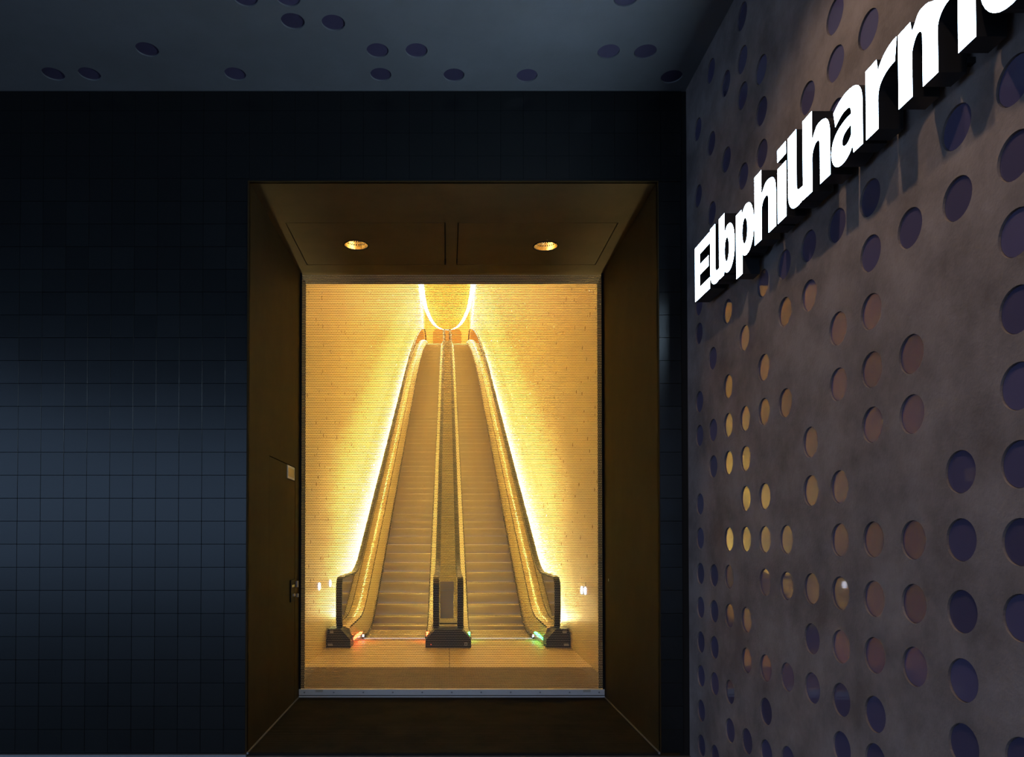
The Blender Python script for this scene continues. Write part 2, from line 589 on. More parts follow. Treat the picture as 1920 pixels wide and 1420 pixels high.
rel(box('door_leaf', (XL - 0.028, XL - 0.001), (dy0 + 0.006, dy1 - 0.006), (0.006, dz - 0.006), MT['reveal'], bevel=0.002), dr)
sy0, sy1 = hit(538, 880, 0, XL)[1], hit(551, 880, 0, XL)[1]
sg = rel(box('sign_plate', (XL - 0.001, XL + 0.008), (sy0, sy1), (2.15, 2.275), MT['plate'], bevel=0.002), dr)
sgi = rel(box('sign_field', (XL + 0.008, XL + 0.0095), (sy0 + 0.03, sy1 - 0.03), (2.172, 2.253), MT['outdeck']), dr)
ly0, ly1 = hit(543.5, 1107, 0, XL)[1], hit(550.5, 1107, 0, XL)[1]
lk = rel(box('lock_plate', (XL - 0.001, XL + 0.012), (ly0, ly1), (0.985, 1.195), MT['black'], bevel=0.003), dr)
rel(box('reader_light', (XL + 0.012, XL + 0.016), (ly0 + 0.03, ly1 - 0.03), (1.125, 1.145), MT['trim']), dr)
rel(box('key_cylinder', (XL + 0.012, XL + 0.03), (ly0 + 0.06, ly1 - 0.05), (1.035, 1.06), MT['trim'], bevel=0.004), dr)
rel(box('door_bolt', (XL - 0.001, XL + 0.02), (dy1 + 0.03, dy1 + 0.075), (1.11, 1.17), MT['trim'], bevel=0.003), dr)
rel(box('door_pin', (XL - 0.001, XL + 0.02), (dy1 + 0.05, dy1 + 0.095), (1.01, 1.045), MT['trim'], bevel=0.004), dr)

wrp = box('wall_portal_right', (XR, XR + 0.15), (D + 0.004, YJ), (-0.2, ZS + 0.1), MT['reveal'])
props(wrp, 'dark bronze right side panel of the portal', kind='structure')
box('screw', (XR - 0.004, XR), (7.2, 7.212), (1.17, 1.195), MT['trim'], wrp)

# soffit with two flush hatches
hx = [(-1.375, -0.012), (0.092, 1.458)]
hy = (6.205, 7.176)
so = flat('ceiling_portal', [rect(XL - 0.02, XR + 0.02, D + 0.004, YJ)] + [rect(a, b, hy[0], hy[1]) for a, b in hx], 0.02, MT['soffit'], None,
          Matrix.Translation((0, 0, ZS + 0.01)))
props(so, 'bronze underside of the portal lintel', kind='structure')
box('backing', (XL - 0.15, XR + 0.15), (D + 0.16, YJ), (ZS + 0.26, ZS + 0.4), MT['gap'], so)
box('backing', (XL - 0.15, XR + 0.15), (D + 0.154, D + 0.16), (ZS + 0.02, ZS + 0.26), MT['gap'], so)
box('backing', (XL - 0.15, XR + 0.15), (YJ - 0.006, YJ), (ZS + 0.02, ZS + 0.26), MT['gap'], so)
lamps = [hit(668, 460, 2, ZS)[:2], hit(1023, 462, 2, ZS)[:2]]
for (a, b), (lx, ly), tag, sd in zip(hx, lamps, ('left', 'right'), (1, -1)):
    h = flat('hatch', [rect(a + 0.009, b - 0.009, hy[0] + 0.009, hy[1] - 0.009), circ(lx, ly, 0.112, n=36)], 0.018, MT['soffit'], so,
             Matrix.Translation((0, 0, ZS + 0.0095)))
    dl = empty('downlight', (lx, ly, ZS))
    props(dl, 'round recessed downlight in the %s hatch of the portal soffit' % tag, 'downlight', 'recessed downlights over the portal')
    ring = [[(lx + r * math.cos(t), ly + r * math.sin(t), ZS + z) for t in [2 * math.pi * i / 36 for i in range(36)]]
            for r, z in ((0.111, 0.02), (0.118, -0.003), (0.106, -0.003), (0.106, 0.012))]
    v, f = loft(ring, caps=False)
    rel(mesh('rim', v, f, MT['black'], smooth=False), dl)
    prof = [(0.106, 0.004), (0.104, 0.03), (0.09, 0.08), (0.065, 0.12), (0.03, 0.14), (0.001, 0.142)]
    v, f = loft([[(lx + r * math.cos(t), ly + r * math.sin(t), ZS + z) for t in [2 * math.pi * i / 36 for i in range(36)]] for r, z in prof], caps=False)
    rf = rel(mesh('reflector', v, f, MT['lampgold'], smooth=True), dl)
    # little square dimples on the reflector grid
    dots = []
    for ring_r, ring_z, n in ((0.1, 0.045, 30), (0.092, 0.072, 28), (0.08, 0.096, 24), (0.064, 0.118, 18)):
        for i in range(n):
            t = 2 * math.pi * (i + 0.5 * (n % 4 == 0)) / n
            x_, y_ = lx + ring_r * math.cos(t), ly + ring_r * math.sin(t)
            dots.append((x_ - 0.004, x_ + 0.004, y_ - 0.004, y_ + 0.004, ZS + ring_z - 0.006, ZS + ring_z + 0.002))
    props(rel(boxes('dimples', dots, MT['black']), dl), kind='stuff')
    v, f = loft([[(lx + sd * 0.052 + 0.024 * math.sin(q) * math.cos(t), ly + 0.062 * math.cos(q), ZS + 0.068 + 0.024 * math.sin(q) * math.sin(t))
                  for t in [2 * math.pi * i / 14 for i in range(14)]] for q in [math.pi * (k + 0.02) / 8.04 for k in range(9)]])
    rel(mesh('lamp', v, f, MT['e_lamp'], smooth=True), dl)

# slim steel edging around the mouth of the portal
tr = flat('trim_1', [[(XL - 0.012, -0.02), (XL, -0.02), (XL, ZS), (XR, ZS), (XR, -0.02), (XR + 0.008, -0.02), (XR + 0.008, ZS + 0.008), (XL - 0.012, ZS + 0.008)]],
          0.03, MT['reveal'], None, Matrix.Translation((0, D + 0.005, 0)) @ M_BACK)
props(tr, 'slim bronze edging around the mouth of the portal', kind='structure')

# jamb return behind the grille and the front inner faces of the tunnel
XTL, XTR = -1.75, 1.79
tf = flat('wall_tunnel_front', [rect(XTL - 0.5, XTR + 0.5, -0.3, 6.6), rect(XL, XR, -0.1, ZS)], 0.02, MT['vault'], None, Matrix.Translation((0, YJ + 0.012, 0)) @ M_BACK)
props(tf, 'inner face of the tunnel around the gate opening', kind='structure')

# ------------------------------------------------------------------ roller grille
gate = empty('roller_grille', ((XL + XR) / 2, YG, 0))
props(gate, 'closed metal roller grille of small links across the lit portal', 'grille')
px_, rz_ = 0.01655, 0.01765
rows = int((ZS - 0.075) / rz_)
cols_ = int((XR - XL) / px_)
arr = []
jj = np.arange(cols_)
for r in range(rows):
    zc = 0.079 + rz_ * (r + 0.5)
    xc_ = XL + px_ * (jj + (0.25 if r % 2 else 0.75))
    blk = np.empty((cols_, 6))
    blk[:, 0] = xc_ - 0.0043
    blk[:, 1] = xc_ + 0.0043
    blk[:, 2] = YG - 0.0015
    blk[:, 3] = YG + 0.0015
    blk[:, 4] = zc - 0.0040
    blk[:, 5] = zc + 0.0040
    arr.append(blk)
rods = [(XL, XR, YG - 0.001, YG + 0.001, 0.079 + rz_ * (r + 0.5) - 0.0011, 0.079 + rz_ * (r + 0.5) + 0.0011) for r in range(rows)]
lm = boxes('links', np.concatenate(arr + [np.array(rods)]), MT['mesh'])
props(rel(lm, gate), kind='stuff')
br = rel(box('bottom_rail', (XL + 0.004, XR - 0.004), (YG - 0.022, YG + 0.02), (0.02, 0.079), MT['alu'], bevel=0.003), gate)
rel(box('rubber_seal', (XL + 0.004, XR - 0.004), (YG - 0.015, YG + 0.015), (0.012, 0.02), MT['black']), gate)
rel(box('lower_lip', (XL + 0.004, XR - 0.004), (YG - 0.026, YG + 0.02), (0.0, 0.013), MT['alu']), gate)
v, f = loft([[(rr * math.cos(t), yy, rr * math.sin(t)) for t in [2 * math.pi * i / 12 for i in range(12)]] for rr, yy in ((0.0085, 0.002), (0.0085, -0.003), (0.006, -0.005))])
bm_ = bpy.data.meshes.new('bolt')
bm_.from_pydata(v, [], f)
bm_.materials.append(MT['trim'])
for i in range(11):
    o = bpy.data.objects.new('bolt', bm_)
    col.objects.link(o)
    o.location = (XL + 0.06 + i * (XR - XL - 0.12) / 10, YG - 0.023, 0.05)
    rel(o, gate)
for xx in (XL + 0.17, XR - 0.22):
    rel(box('rail_label', (xx, xx + 0.075), (YG - 0.0235, YG - 0.022), (0.052, 0.076), MT['plate']), gate)
for xx in (XL, XR - 0.02):
    rel(box('guide_rail', (xx, xx + 0.02), (YG - 0.01, YG - 0.004), (0.0, ZS), MT['black']), gate)

# ------------------------------------------------------------------ tunnel
XC = 0.02
SL, SE = 0.455, 0.25
YS0, YS1, YB, YT, YT2 = 12.3, 13.5, 28.0, 52.0, 53.4
YEND = 62.0


def slope_int(y, knots):
    """integral of a piecewise linear slope given as (y, slope) knots"""
    z = 0.0
    for (a, sa), (b, sb) in zip(knots[:-1], knots[1:]):
        if y <= a:
            break
        t = min(y, b)
        st = sa + (sb - sa) * (t - a) / (b - a)
        z += (sa + st) / 2 * (t - a)
    return z


PK = [(0, 0), (YS0, 0), (YS1, SL), (YB, SL), (YT, SE), (YT2, 0), (120, 0)]
VK = [(0, 0), (8.5, 0), (14.2, SL), (YB, SL), (YT, SE), (YT2 + 3, 0), (120, 0)]


def P(y):
    return slope_int(y, PK)


def V(y):
    return slope_int(y, VK)


def stations(a, b, knots=(9, 11, 12.3, 12.5, 12.7, 12.9, 13.1, 13.3, 13.5, 52, 52.3, 52.6, 52.9, 53.4), step=1.0):
    s = {round(a, 4), round(b, 4)}
    s |= {k for k in knots if a < k < b}
    y = a
    while y < b:
        s.add(round(y, 4))
        y += step
    return sorted(s)


HV = 6.7
rings = []
for y in stations(YJ + 0.02, YEND):
    zf = P(y) - 0.6
    zt = V(y) + HV
    ring = [(XTL + XC - 0.02, y, zf)]
    hw = (XTR - XTL) / 2
    cx = (XTL + XTR) / 2
    spring = zt - 1.5
    for k in range(0, 25):
        t = math.pi * k / 24
        ring.append((cx - hw * math.cos(t), y, spring + 1.5 * math.sin(t)))
    ring[0] = (cx - hw, y, zf)
    ring.append((cx + hw, y, zf))
    rings.append(ring)
v, f = loft(rings, closed=False)
tun = mesh('wall_tunnel', v, f, MT['vault'], smooth=True)
props(tun, 'golden lit vaulted plaster tunnel rising around the escalators', kind='structure')
ew = mesh('wall_far', rings[-1], [tuple(range(len(rings[-1])))], MT['vault'])
props(ew, 'golden plaster wall closing the top of the tunnel', kind='structure')
zl = P(YEND)
dop = [(XC - 1.2, zl), (XC + 1.2, zl)] + [(XC + 1.2 - 0.35 + 0.35 * math.cos(t), zl + 3.35 + 0.35 * math.sin(t)) for t in [math.pi / 2 * i / 6 for i in range(7)]]
dop += [(XC - 1.2 + 0.35 - 0.35 * math.sin(t), zl + 3.35 + 0.35 * math.cos(t)) for t in [math.pi / 2 * i / 6 for i in range(7)]]
dd_ = flat('door_2', [dop], 0.06, MT['endwall'], None, Matrix.Translation((0, YEND - 0.04, 0)) @ M_BACK)
props(dd_, 'tan round-cornered door panel closing the top of the tunnel', kind='structure')
# hanging ceiling panel with a light cove over the upper landing
ZP = EYE + 16.1
half = [(46.0, 1.50), (47.0, 1.50), (49.0, 1.48), (51.3, 1.40), (53.2, 1.22), (54.5, 1.05), (55.5, 0.85), (56.1, 0.66), (56.55, 0.42), (56.8, 0.15)]
pout = [(XC - c, y) for y, c in half] + [(XC + c, y) for y, c in reversed(half)]
cv = empty('ceiling_panel', (XC, 50, ZP))
props(cv, 'tongue-shaped hanging ceiling panel with glowing edge at the top of the tunnel', 'ceiling panel')

# glass sequins set in the plaster, too many and too small to single out
sv, sf = [], []
rs = random.Random(3)
for k in range(900):
    y = 8.5 + 26 * rs.random() ** 1.3
    sd = rs.choice((-1, 1))
    z = P(y) + 0.5 + (V(y) + HV - 1.6 - P(y) - 0.5) * rs.random()
    xw = ((XTL + XTR) / 2) + sd * ((XTR - XTL) / 2 - 0.004)
    r = rs.uniform(0.014, 0.032)
    b0 = len(sv)
    tl = rs.uniform(-0.05, 0.05)
    for i in range(8):
        t = 2 * math.pi * i / 8
        sv.append((xw - sd * tl * r * math.cos(t), y + r * math.cos(t), z + r * math.sin(t)))
    sf.append(tuple(b0 + i for i in (range(8) if sd < 0 else range(7, -1, -1))))
sq = mesh('glass_sequins', sv, sf, MT['sequin'], tun)
props(sq, kind='stuff')

# tunnel floor: clinker strip, then pale plates up to the combs
YP = 9.08
fb = box('floor_clinker', (XTL, XTR), (YG + 0.1, YP), (-0.2, 0.0), MT['brick'])
props(fb, 'strip of brown clinker paving behind the grille', kind='structure')
ft = empty('floor_lobby', (0, YP, 0))
props(ft, 'pale floor plates in front of the escalators', kind='structure')
for a, b in ((XTL, 0.03), (0.036, XTR)):
    rel(box('floor_plate', (a, b), (YP + 0.004, 11.62), (-0.1, 0.0), MT['lobby']), ft)
rel(box('joint_bed', (XTL, XTR), (YP, 11.7), (-0.2, -0.012), MT['gap']), ft)
ft2 = box('floor_landing', (XTL, XTR), (YT2, YEND), (P(54) - 0.3, P(54) - 0.002), MT['endwall'])
props(ft2, 'upper landing at the top of the escalators', kind='structure')

rel(flat('panel', [pout], 0.06, MT['cdeck2'], None, Matrix.Translation((0, 0, ZP + 0.03))), cv)
ro = []
for y, c in half:
    ro.append((XC - c, y))
for y, c in reversed(half):
    ro.append((XC + c, y))
rr = []
for i, (x, y) in enumerate(ro):
    a, b = ro[max(0, i - 1)], ro[min(len(ro) - 1, i + 1)]
    tx, ty = b[0] - a[0], b[1] - a[1]
    L = math.hypot(tx, ty)
    nx, ny = -ty / L, tx / L
    rr.append([(x + nx * q, y + ny * q, ZP + z) for q, z in ((0.0, 0.02), (0.24, 0.06), (0.24, 0.10), (0.0, 0.08))])
v, f = loft(rr)
rel(mesh('cove_light', v, f, MT['e_cove']), cv)

# ------------------------------------------------------------------ escalators
E0, E1 = 0.345, 1.333            # step edges from the axis
YC = 11.60                       # lower comb


def step_mesh():
    prof = [(0.0, -0.004), (0.004, 0.0), (0.398, 0.0), (0.398, -0.02), (0.06, -0.245), (0.036, -0.245), (0.020, -0.16), (0.008, -0.08), (0.0, -0.03)]
    w = (E1 - E0) / 2 - 0.006
    v, f = loft([[(x, p[0], p[1]) for p in prof] for x in (-w, w)])
    me = bpy.data.meshes.new('step')
    me.from_pydata(v, [], f)
    me.materials.append(MT['step'])
    return me


sm = step_mesh()
ST = stations(11.0, YT2)


def flare(y):
    """the lower skirts open outwards towards the newels"""
    return max(0.0, (11.75 - y) / 0.75) ** 1.5


def deck_ring(s, side, y):
    z = P(y)
    k = flare(y)
    if side == 'out':
        e = E1 + 0.085 * k
        pr = [(e, -0.25), (e, 0.05), (e + 0.012, 0.10), (1.475, 0.255 - 0.01 * k), (1.56, 0.275), (1.60, 0.275), (1.60, -0.25)]
    else:
        e = E0 - 0.02 * k
        pr = [(e, -0.25), (e, 0.05), (e - 0.01, 0.10), (0.235, 0.225), (0.19, 0.235), (0.165, 0.235), (0.165, -0.25)]
    return [(XC + s * a, y, z + b) for a, b in pr]


def rail_path(x, lower=True):
    """centre line of a handrail in the y-z plane"""
    p = []
    r = 0.17
    y0 = 10.80
    p.append((y0 + 0.16, 0.24))
    p.append((y0 + 0.05, 0.30))
    p.append((y0, 0.40))
    p.append((y0 - 0.012, 0.6))
    p.append((y0, 1.0 - r))
    for i in range(1, 7):
        t = math.pi / 2 * i / 6
        p.append((y0 + r - r * math.cos(t), 1.0 - r + r * math.sin(t)))
    for y in stations(11.4, YT2 + 0.4):
        p.append((y, P(y) + 1.0))
    zt = P(60)
    ye = YT2 + 1.25
    for i in range(0, 7):
        t = math.pi / 2 * i / 6
        p.append((ye - 0.17 + 0.17 * math.sin(t), zt + 1.0 - 0.17 + 0.17 * math.cos(t)))
    p.append((ye, zt + 0.4))
    p.append((ye - 0.1, zt + 0.24))
    return p


def sweep_rail(x, path, w=0.046, h=0.02):
    rings = []
    for i, (y, z) in enumerate(path):
        a = path[max(0, i - 1)]
        b = path[min(len(path) - 1, i + 1)]
        ty, tz = b[0] - a[0], b[1] - a[1]
        L = math.hypot(ty, tz)
        ny, nz = -tz / L, ty / L
        ring = []
        for k in range(10):
            t = 2 * math.pi * (k + 0.5) / 10
            cxs = math.copysign(abs(math.cos(t)) ** 0.5, math.cos(t)) * w
            czs = math.copysign(abs(math.sin(t)) ** 0.5, math.sin(t)) * h
            ring.append((x + cxs, y + ny * czs, z + nz * czs))
        rings.append(ring)
    return loft(rings)


def glass_sheet(x, zoff):
    ys = [10.84, 10.86, 10.9, 10.95, 11.0, 11.2] + [y for y in stations(11.4, YT2 + 0.9)] + [YT2 + 1.05, YT2 + 1.15, YT2 + 1.2, YT2 + 1.22]
    r = 0.17
    rings = []
    for y in ys:
        z = P(y)
        top = z + 0.985
        if y < 10.83 + r:
            q = (10.83 + r - y)
            top = z + 0.985 - r + math.sqrt(max(r * r - q * q, 0))
        if y > YT2 + 1.23 - r:
            q = y - (YT2 + 1.23 - r)
            top = z + 0.985 - r + math.sqrt(max(r * r - q * q, 0))
        rings.append([(x - 0.005, y, z + zoff), (x + 0.005, y, z + zoff), (x + 0.005, y, top), (x - 0.005, y, top)])
    return loft(rings)


def newel_base(name, xs_bot, xs_top, y0, y1, ztop, parent):
    """black cover with sloping shoulders"""
    a, b = xs_bot
    c, d = xs_top
    zs = 0.12
    o = flat(name, [[(a, 0.0), (b, 0.0), (b, zs), (d, ztop), (c, ztop), (a, zs)]], y1 - y0, MT['newel'], None, Matrix.Translation((0, (y0 + y1) / 2, 0)) @ M_BACK)
    m = o.modifiers.new('bevel', 'BEVEL')
    m.width = 0.008
    m.segments = 2
    rel(o, parent)
    return o


for s, tag, sig, matsig in ((-1, 'left', 'red', 'e_red'), (1, 'right', 'green', 'e_green')):
    es = empty('escalator', (XC + s * 0.84, 10.8, 0))
    props(es, '%s-hand escalator with %s signal lights at its foot, rising into the golden tunnel' % (tag, sig), 'escalator', 'pair of escalators in the tunnel')
    xm = XC + s * (E0 + E1) / 2
    n = int((YT2 - YC) / 0.4)
    for k in range(n):
        y = YC + 0.02 + 0.4 * k
        o = bpy.data.objects.new('step', sm)
        col.objects.link(o)
        o.location = (xm, y, P(y + 0.05) - 0.004)
        rel(o, es)
    for side in ('out', 'in'):
        v, f = loft([deck_ring(s, side, y) for y in ST])
        rel(mesh('skirt_deck', v, f, MT['deckmetal']), es)
        e = E1 if side == 'out' else E0
        dd = -1 if side == 'out' else 1
        rr = []
        for y in stations(11.55, YT2):
            z = P(y)
            ee = e + (0.085 if side == 'out' else -0.02) * flare(y)
            xa, xb = XC + s * (ee - 0.001), XC + s * (ee + dd * 0.02)
            rr.append([(xa, y, z + 0.015), (xb, y, z + 0.015), (xb, y, z + 0.035), (xa, y, z + 0.045)])
        v, f = loft(rr)
        rel(mesh('skirt_brush', v, f, MT['rubber']), es)
        xg = XC + s * (1.60 if side == 'out' else 0.178)
        v, f = glass_sheet(xg, 0.25 if side == 'out' else 0.22)
        rel(mesh('glass_panel', v, f, MT['glass']), es)
        v, f = sweep_rail(xg, rail_path(xg))
        rel(mesh('handrail', v, f, MT['rubber'], smooth=True), es)
        # seam line on the deck
        rr = []
        for y in stations(11.1, YT2):
            z = P(y)
            xx = 1.475 if side == 'out' else 0.235
            zz = 0.2565 if side == 'out' else 0.2265
            xa, xb = XC + s * (xx - 0.006), XC + s * (xx + 0.006)
            rr.append([(xa, y, z + zz - 0.012), (xb, y, z + zz - 0.012), (xb, y, z + zz + 0.004), (xa, y, z + zz + 0.002)])
        v, f = loft(rr)
        rel(mesh('deck_seam', v, f, MT['gap']), es)
    # outer newel cover and tail of the outer deck against the tunnel wall
    wx = XTL if s < 0 else XTR
    if s < 0:
        nb = newel_base('newel_cover', (wx + 0.005, XC - 1.415), (wx + 0.03, XC - 1.56), 10.66, 11.02, 0.275, es)
    else:
        nb = newel_base('newel_cover', (XC + 1.415, wx - 0.005), (XC + 1.56, wx - 0.03), 10.66, 11.02, 0.275, es)
    xo = (wx + 0.03, wx + 0.10) if s < 0 else (wx - 0.10, wx - 0.03)
    rel(box('newel_label', xo, (10.657, 10.66), (0.03, 0.068), MT['plate']), es)
    rel(box('newel_label', (xo[0] + 0.03 * (-s), xo[1] + 0.01 * (-s)) if s < 0 else (xo[0] - 0.02, xo[1] - 0.03), (10.657, 10.66), (0.215, 0.25), MT['plate']), es)
    rr = []
    for y in stations(11.0, YT2):
        z = P(y)
        rr.append([(XC + s * 1.602, y, z + 0.25), (wx, y, z + 0.25), (wx, y, z - 0.25), (XC + s * 1.602, y, z - 0.25)])
    v, f = loft(rr)
    rel(mesh('outer_deck', v, f, MT['outdeck']), es)
    # comb plate with its row of lights, signal bars
    rel(box('comb_plate', (xm - 0.53, xm + 0.53), (YC - 0.10, YC + 0.015), (-0.02, 0.004), MT['outdeck']), es)
    rel(box('comb_light', (xm - 0.5, xm + 0.5), (YC + 0.012, YC + 0.022), (0.0, 0.012), MT['e_comb']), es)
    for ya, yb, ea, eb, sg_ in ((11.52, 11.04, 1.352, 1.428, 1), (11.52, 11.20, 0.330, 0.322, -1)):
        q = 0.006
        vv = []
        for yy, ee, zz in ((ya, ea, 0.115), (yb, eb, 0.075)):
            x1 = XC + s * (ee - sg_ * 0.012)
            x2 = XC + s * (ee + sg_ * 0.02)
            vv.append([(x1, yy, zz - 0.014), (x2, yy, zz - 0.014), (x2, yy, zz + 0.016), (x1, yy, zz + 0.016)])
        v, f = loft(vv)
        rel(mesh('signal_bar', v, f, MT[matsig]), es)
    rel(box('skirt_lamp', tuple(sorted((XC + s * 1.318, XC + s * 1.345))), (11.55, 11.575), (0.035, 0.075), MT['e_white'], bevel=0.004), es)
    # upper comb line
    rel(box('upper_comb', (xm - 0.47, xm + 0.47), (YT2 - 0.02, YT2 + 0.35), (P(60) - 0.05, P(60) + 0.02), MT['black']), es)
    # light strip on the outer deck
    ls = empty('light_strip', (XC + s * 1.70, 12.75, 0.25))
    props(ls, 'bright warm light strip along the %s tunnel wall beside the escalator' % tag, 'light strip', 'light strips beside the escalators')
    rr, r2 = [], []
    for y in stations(11.7 if s > 0 else 12.3, YT2 + 0.8):
        z = P(y) + 0.25
        xa, xb = XC + s * 1.665, XC + s * 1.735
        rr.append([(xa, y, z), (xb, y, z), (xb, y, z + 0.03), (xa, y, z + 0.03)])
        xa, xb = XC + s * 1.675, XC + s * 1.725
        r2.append([(xa, y, z + 0.03), (xb, y, z + 0.03), (xb, y, z + 0.075), (xa, y, z + 0.075)])
    v, f = loft(rr)
    rel(mesh('strip_housing', v, f, MT['outdeck']), ls)
    v, f = loft(r2)
    rel(mesh('strip_diffuser', v, f, MT['e_strip']), ls)

# divider between the two escalators
dv = empty('escalator_divider', (XC, 10.66, 0))
props(dv, 'black newel cover and brown deck running up between the two escalators', 'divider')
newel_base('newel_cover', (XC - 0.33, XC + 0.33), (XC - 0.19, XC + 0.19), 10.66, 11.02, 0.265, dv)
segs = [(11.02, 15.4), (15.41, 19.9), (19.91, 24.4), (24.41, 28.9), (28.91, 36), (36.01, 44), (44.01, YT2)]
for a, b in segs:
    rr = []
    for y in stations(a, b):
        z = P(y)
        rr.append([(XC - 0.164, y, z + 0.215), (XC + 0.164, y, z + 0.215), (XC + 0.164, y, z - 0.2), (XC - 0.164, y, z - 0.2)])
    v, f = loft(rr)
    rel(mesh('deck_panel', v, f, MT['cdeck']), dv)
rel(box('safety_plate', (XC - 0.125, XC + 0.085), (11.25, 11.262), (0.36, 0.93), MT['deckmetal'], bevel=0.004), dv)
rel(box('plate_header', (XC - 0.125, XC + 0.085), (11.247, 11.262), (0.78, 0.895), MT['plate']), dv)
rel(box('cross_bar', (XC - 0.13, XC + 0.13), (10.95, 10.965), (0.315, 0.33), MT['black']), dv)
sp = rel(box('sticker', (XC + 0.232, XC + 0.275), (10.657, 10.6605), (0.03, 0.085), MT['plate']), dv)
rel(box('sticker_mark', (XC + 0.245, XC + 0.262), (10.655, 10.657), (0.045, 0.072), MT['black']), dv)
rel(box('status_light', (XC - 0.255, XC - 0.243), (10.655, 10.66), (0.052, 0.062), MT['e_red']), dv)

# small white spots on the side walls of the lobby, built as glowing discs
for (sx, px, py, w_, lab) in ((XTR, 1091.5, 1107, 0.03, 'small white glowing disc by the right newel, nearer the escalator'),
                              (XTR, 1098, 1108, 0.03, 'small white glowing disc by the right newel, nearer the grille'),
                              (XTL, 598, 1100, 0.022, 'small white glowing disc on the left tunnel wall, nearer the grille'),
                              (XTL, 618.5, 1094, 0.02, 'small white glowing disc on the left tunnel wall, behind the newel')):
    h = hit(px, py, 0, sx)
    d_ = 1 if sx < 0 else -1
    ring = []
    for q, rr_ in ((0.0, 1.0), (0.012, 1.0), (0.018, 0.7)):
        ring.append([(sx + d_ * q, h[1] + 0.045 * rr_ * math.cos(t), h[2] + 0.05 * rr_ * math.sin(t)) for t in [2 * math.pi * i / 16 for i in range(16)]])
    v, f = loft(ring)
    o = mesh('glowing_disc', v, f, MT['e_white'])
    props(o, lab, 'wall lamp', 'small glowing discs on the lobby walls')

# ------------------------------------------------------------------ illuminated lettering on the concrete wall
XF = XW - 0.125
BASE, XH, ASC, ST_ = 3.186, 0.277, 0.362, 0.088


def g_E(w):
    s, t = 0.092, 0.072
    H = ASC
    return [[(0, 0), (w, 0), (w, t), (s, t), (s, H / 2 - t / 2 + 0.008), (w * 0.92, H / 2 - t / 2 + 0.008), (w * 0.92, H / 2 + t / 2 + 0.004), (s, H / 2 + t / 2 + 0.004), (s, H - t), (w, H - t), (w, H), (0, H)]]


def g_l(w):
    s = ST_
    o = [(0, ASC + 0.01), (s, ASC + 0.01), (s, 0.105)]
    o += bez((s, 0.105), (s, 0.075), (s + 0.012, 0.066), (w, 0.07))
    o += [(w, 0.004)]
    o += bez((w, 0.004), (w * 0.75, -0.008), (0, -0.02), (0, 0.095))
    return [o]


def arch(x0, x1, s, y, t=0.074):
    """outer points of an arch from (x0+s) over to x1 and back inside"""
    o = [(x0 + s, y - 0.042)]
    o += bez((x0 + s, y - 0.042), (x0 + s + 0.03, y - 0.012), (x0 + (x1 - x0) * 0.5, y + 0.004), (x0 + (x1 - x0) * 0.62, y + 0.004))
    o += bez(o[-1], (x0 + (x1 - x0) * 0.9, y + 0.004), (x1, y - 0.03), (x1, y - 0.1))
    o += [(x1, 0), (x1 - s, 0), (x1 - s, y - 0.105)]
    o += bez((x1 - s, y - 0.105), (x1 - s, y - 0.075), (x1 - s - 0.01, y - t + 0.006), (x0 + s + (x1 - x0 - 2 * s) * 0.55, y - t + 0.004))
    o += bez(o[-1], (x0 + s + 0.02, y - t), (x0 + s, y - 0.1), (x0 + s, y - 0.125))
    o += [(x0 + s, 0)]
    return o


def g_h(w):
    return [[(0, 0), (0, ASC + 0.01), (ST_, ASC + 0.01)] + arch(0, w, ST_, XH)]


def g_n(w):
    return [[(0, 0), (0, XH), (ST_ * 0.92, XH)] + arch(0, w, ST_, XH)]


def g_m(w):
    s = ST_ * 0.92
    x1 = w * 0.55
    a = arch(0, x1, s, XH)
    b = arch(x1 - s, w, s, XH)
    # first arch outside, then the second one, then back inside along the middle stem
    k = next(i for i, p in enumerate(a) if abs(p[0] - x1) < 1e-6 and p[1] == 0)
    outer1 = a[:k - 8 + 3]
    o = [(0, 0), (0, XH), (s * 0.9, XH)] + outer1
    o += [p for p in b if p[0] > x1 - 0.002 or p[1] > XH - 0.03 or p[1] == 0][0:0]
    o += b[1:]
    o[-1] = (x1, 0)
    o += [(x1 - s, 0)] + a[k + 2:]
    return [o]


def g_i(w):
    return [[(0, 0), (0, XH), (w, XH), (w, 0)], [(0, XH + 0.035), (0, ASC + 0.012), (w, ASC + 0.012), (w, XH + 0.035)]]


def bowl(x0, x1, y0, y1, n=24):
    return circ((x0 + x1) / 2, (y0 + y1) / 2, (x1 - x0) / 2, (y1 - y0) / 2, n)


def g_b(w):
    s, y = ST_, XH
    o = [(0, 0), (0, ASC + 0.01), (s, ASC + 0.01), (s, y - 0.03)]
    o += bez((s, y - 0.03), (s + 0.03, y), (w * 0.55, y + 0.004), (w * 0.6, y + 0.004))
    o += bez(o[-1], (w * 0.88, y + 0.004), (w, y * 0.75), (w, y * 0.5))
    o += bez(o[-1], (w, y * 0.25), (w * 0.88, -0.004), (w * 0.6, -0.004))
    o += bez(o[-1], (w * 0.5, -0.004), (s + 0.01, 0.004), (s * 0.95, 0.028))
    o += [(s * 0.85, 0)]
    return [o, bowl(s, w - s * 0.98, 0.066, y - 0.066)]


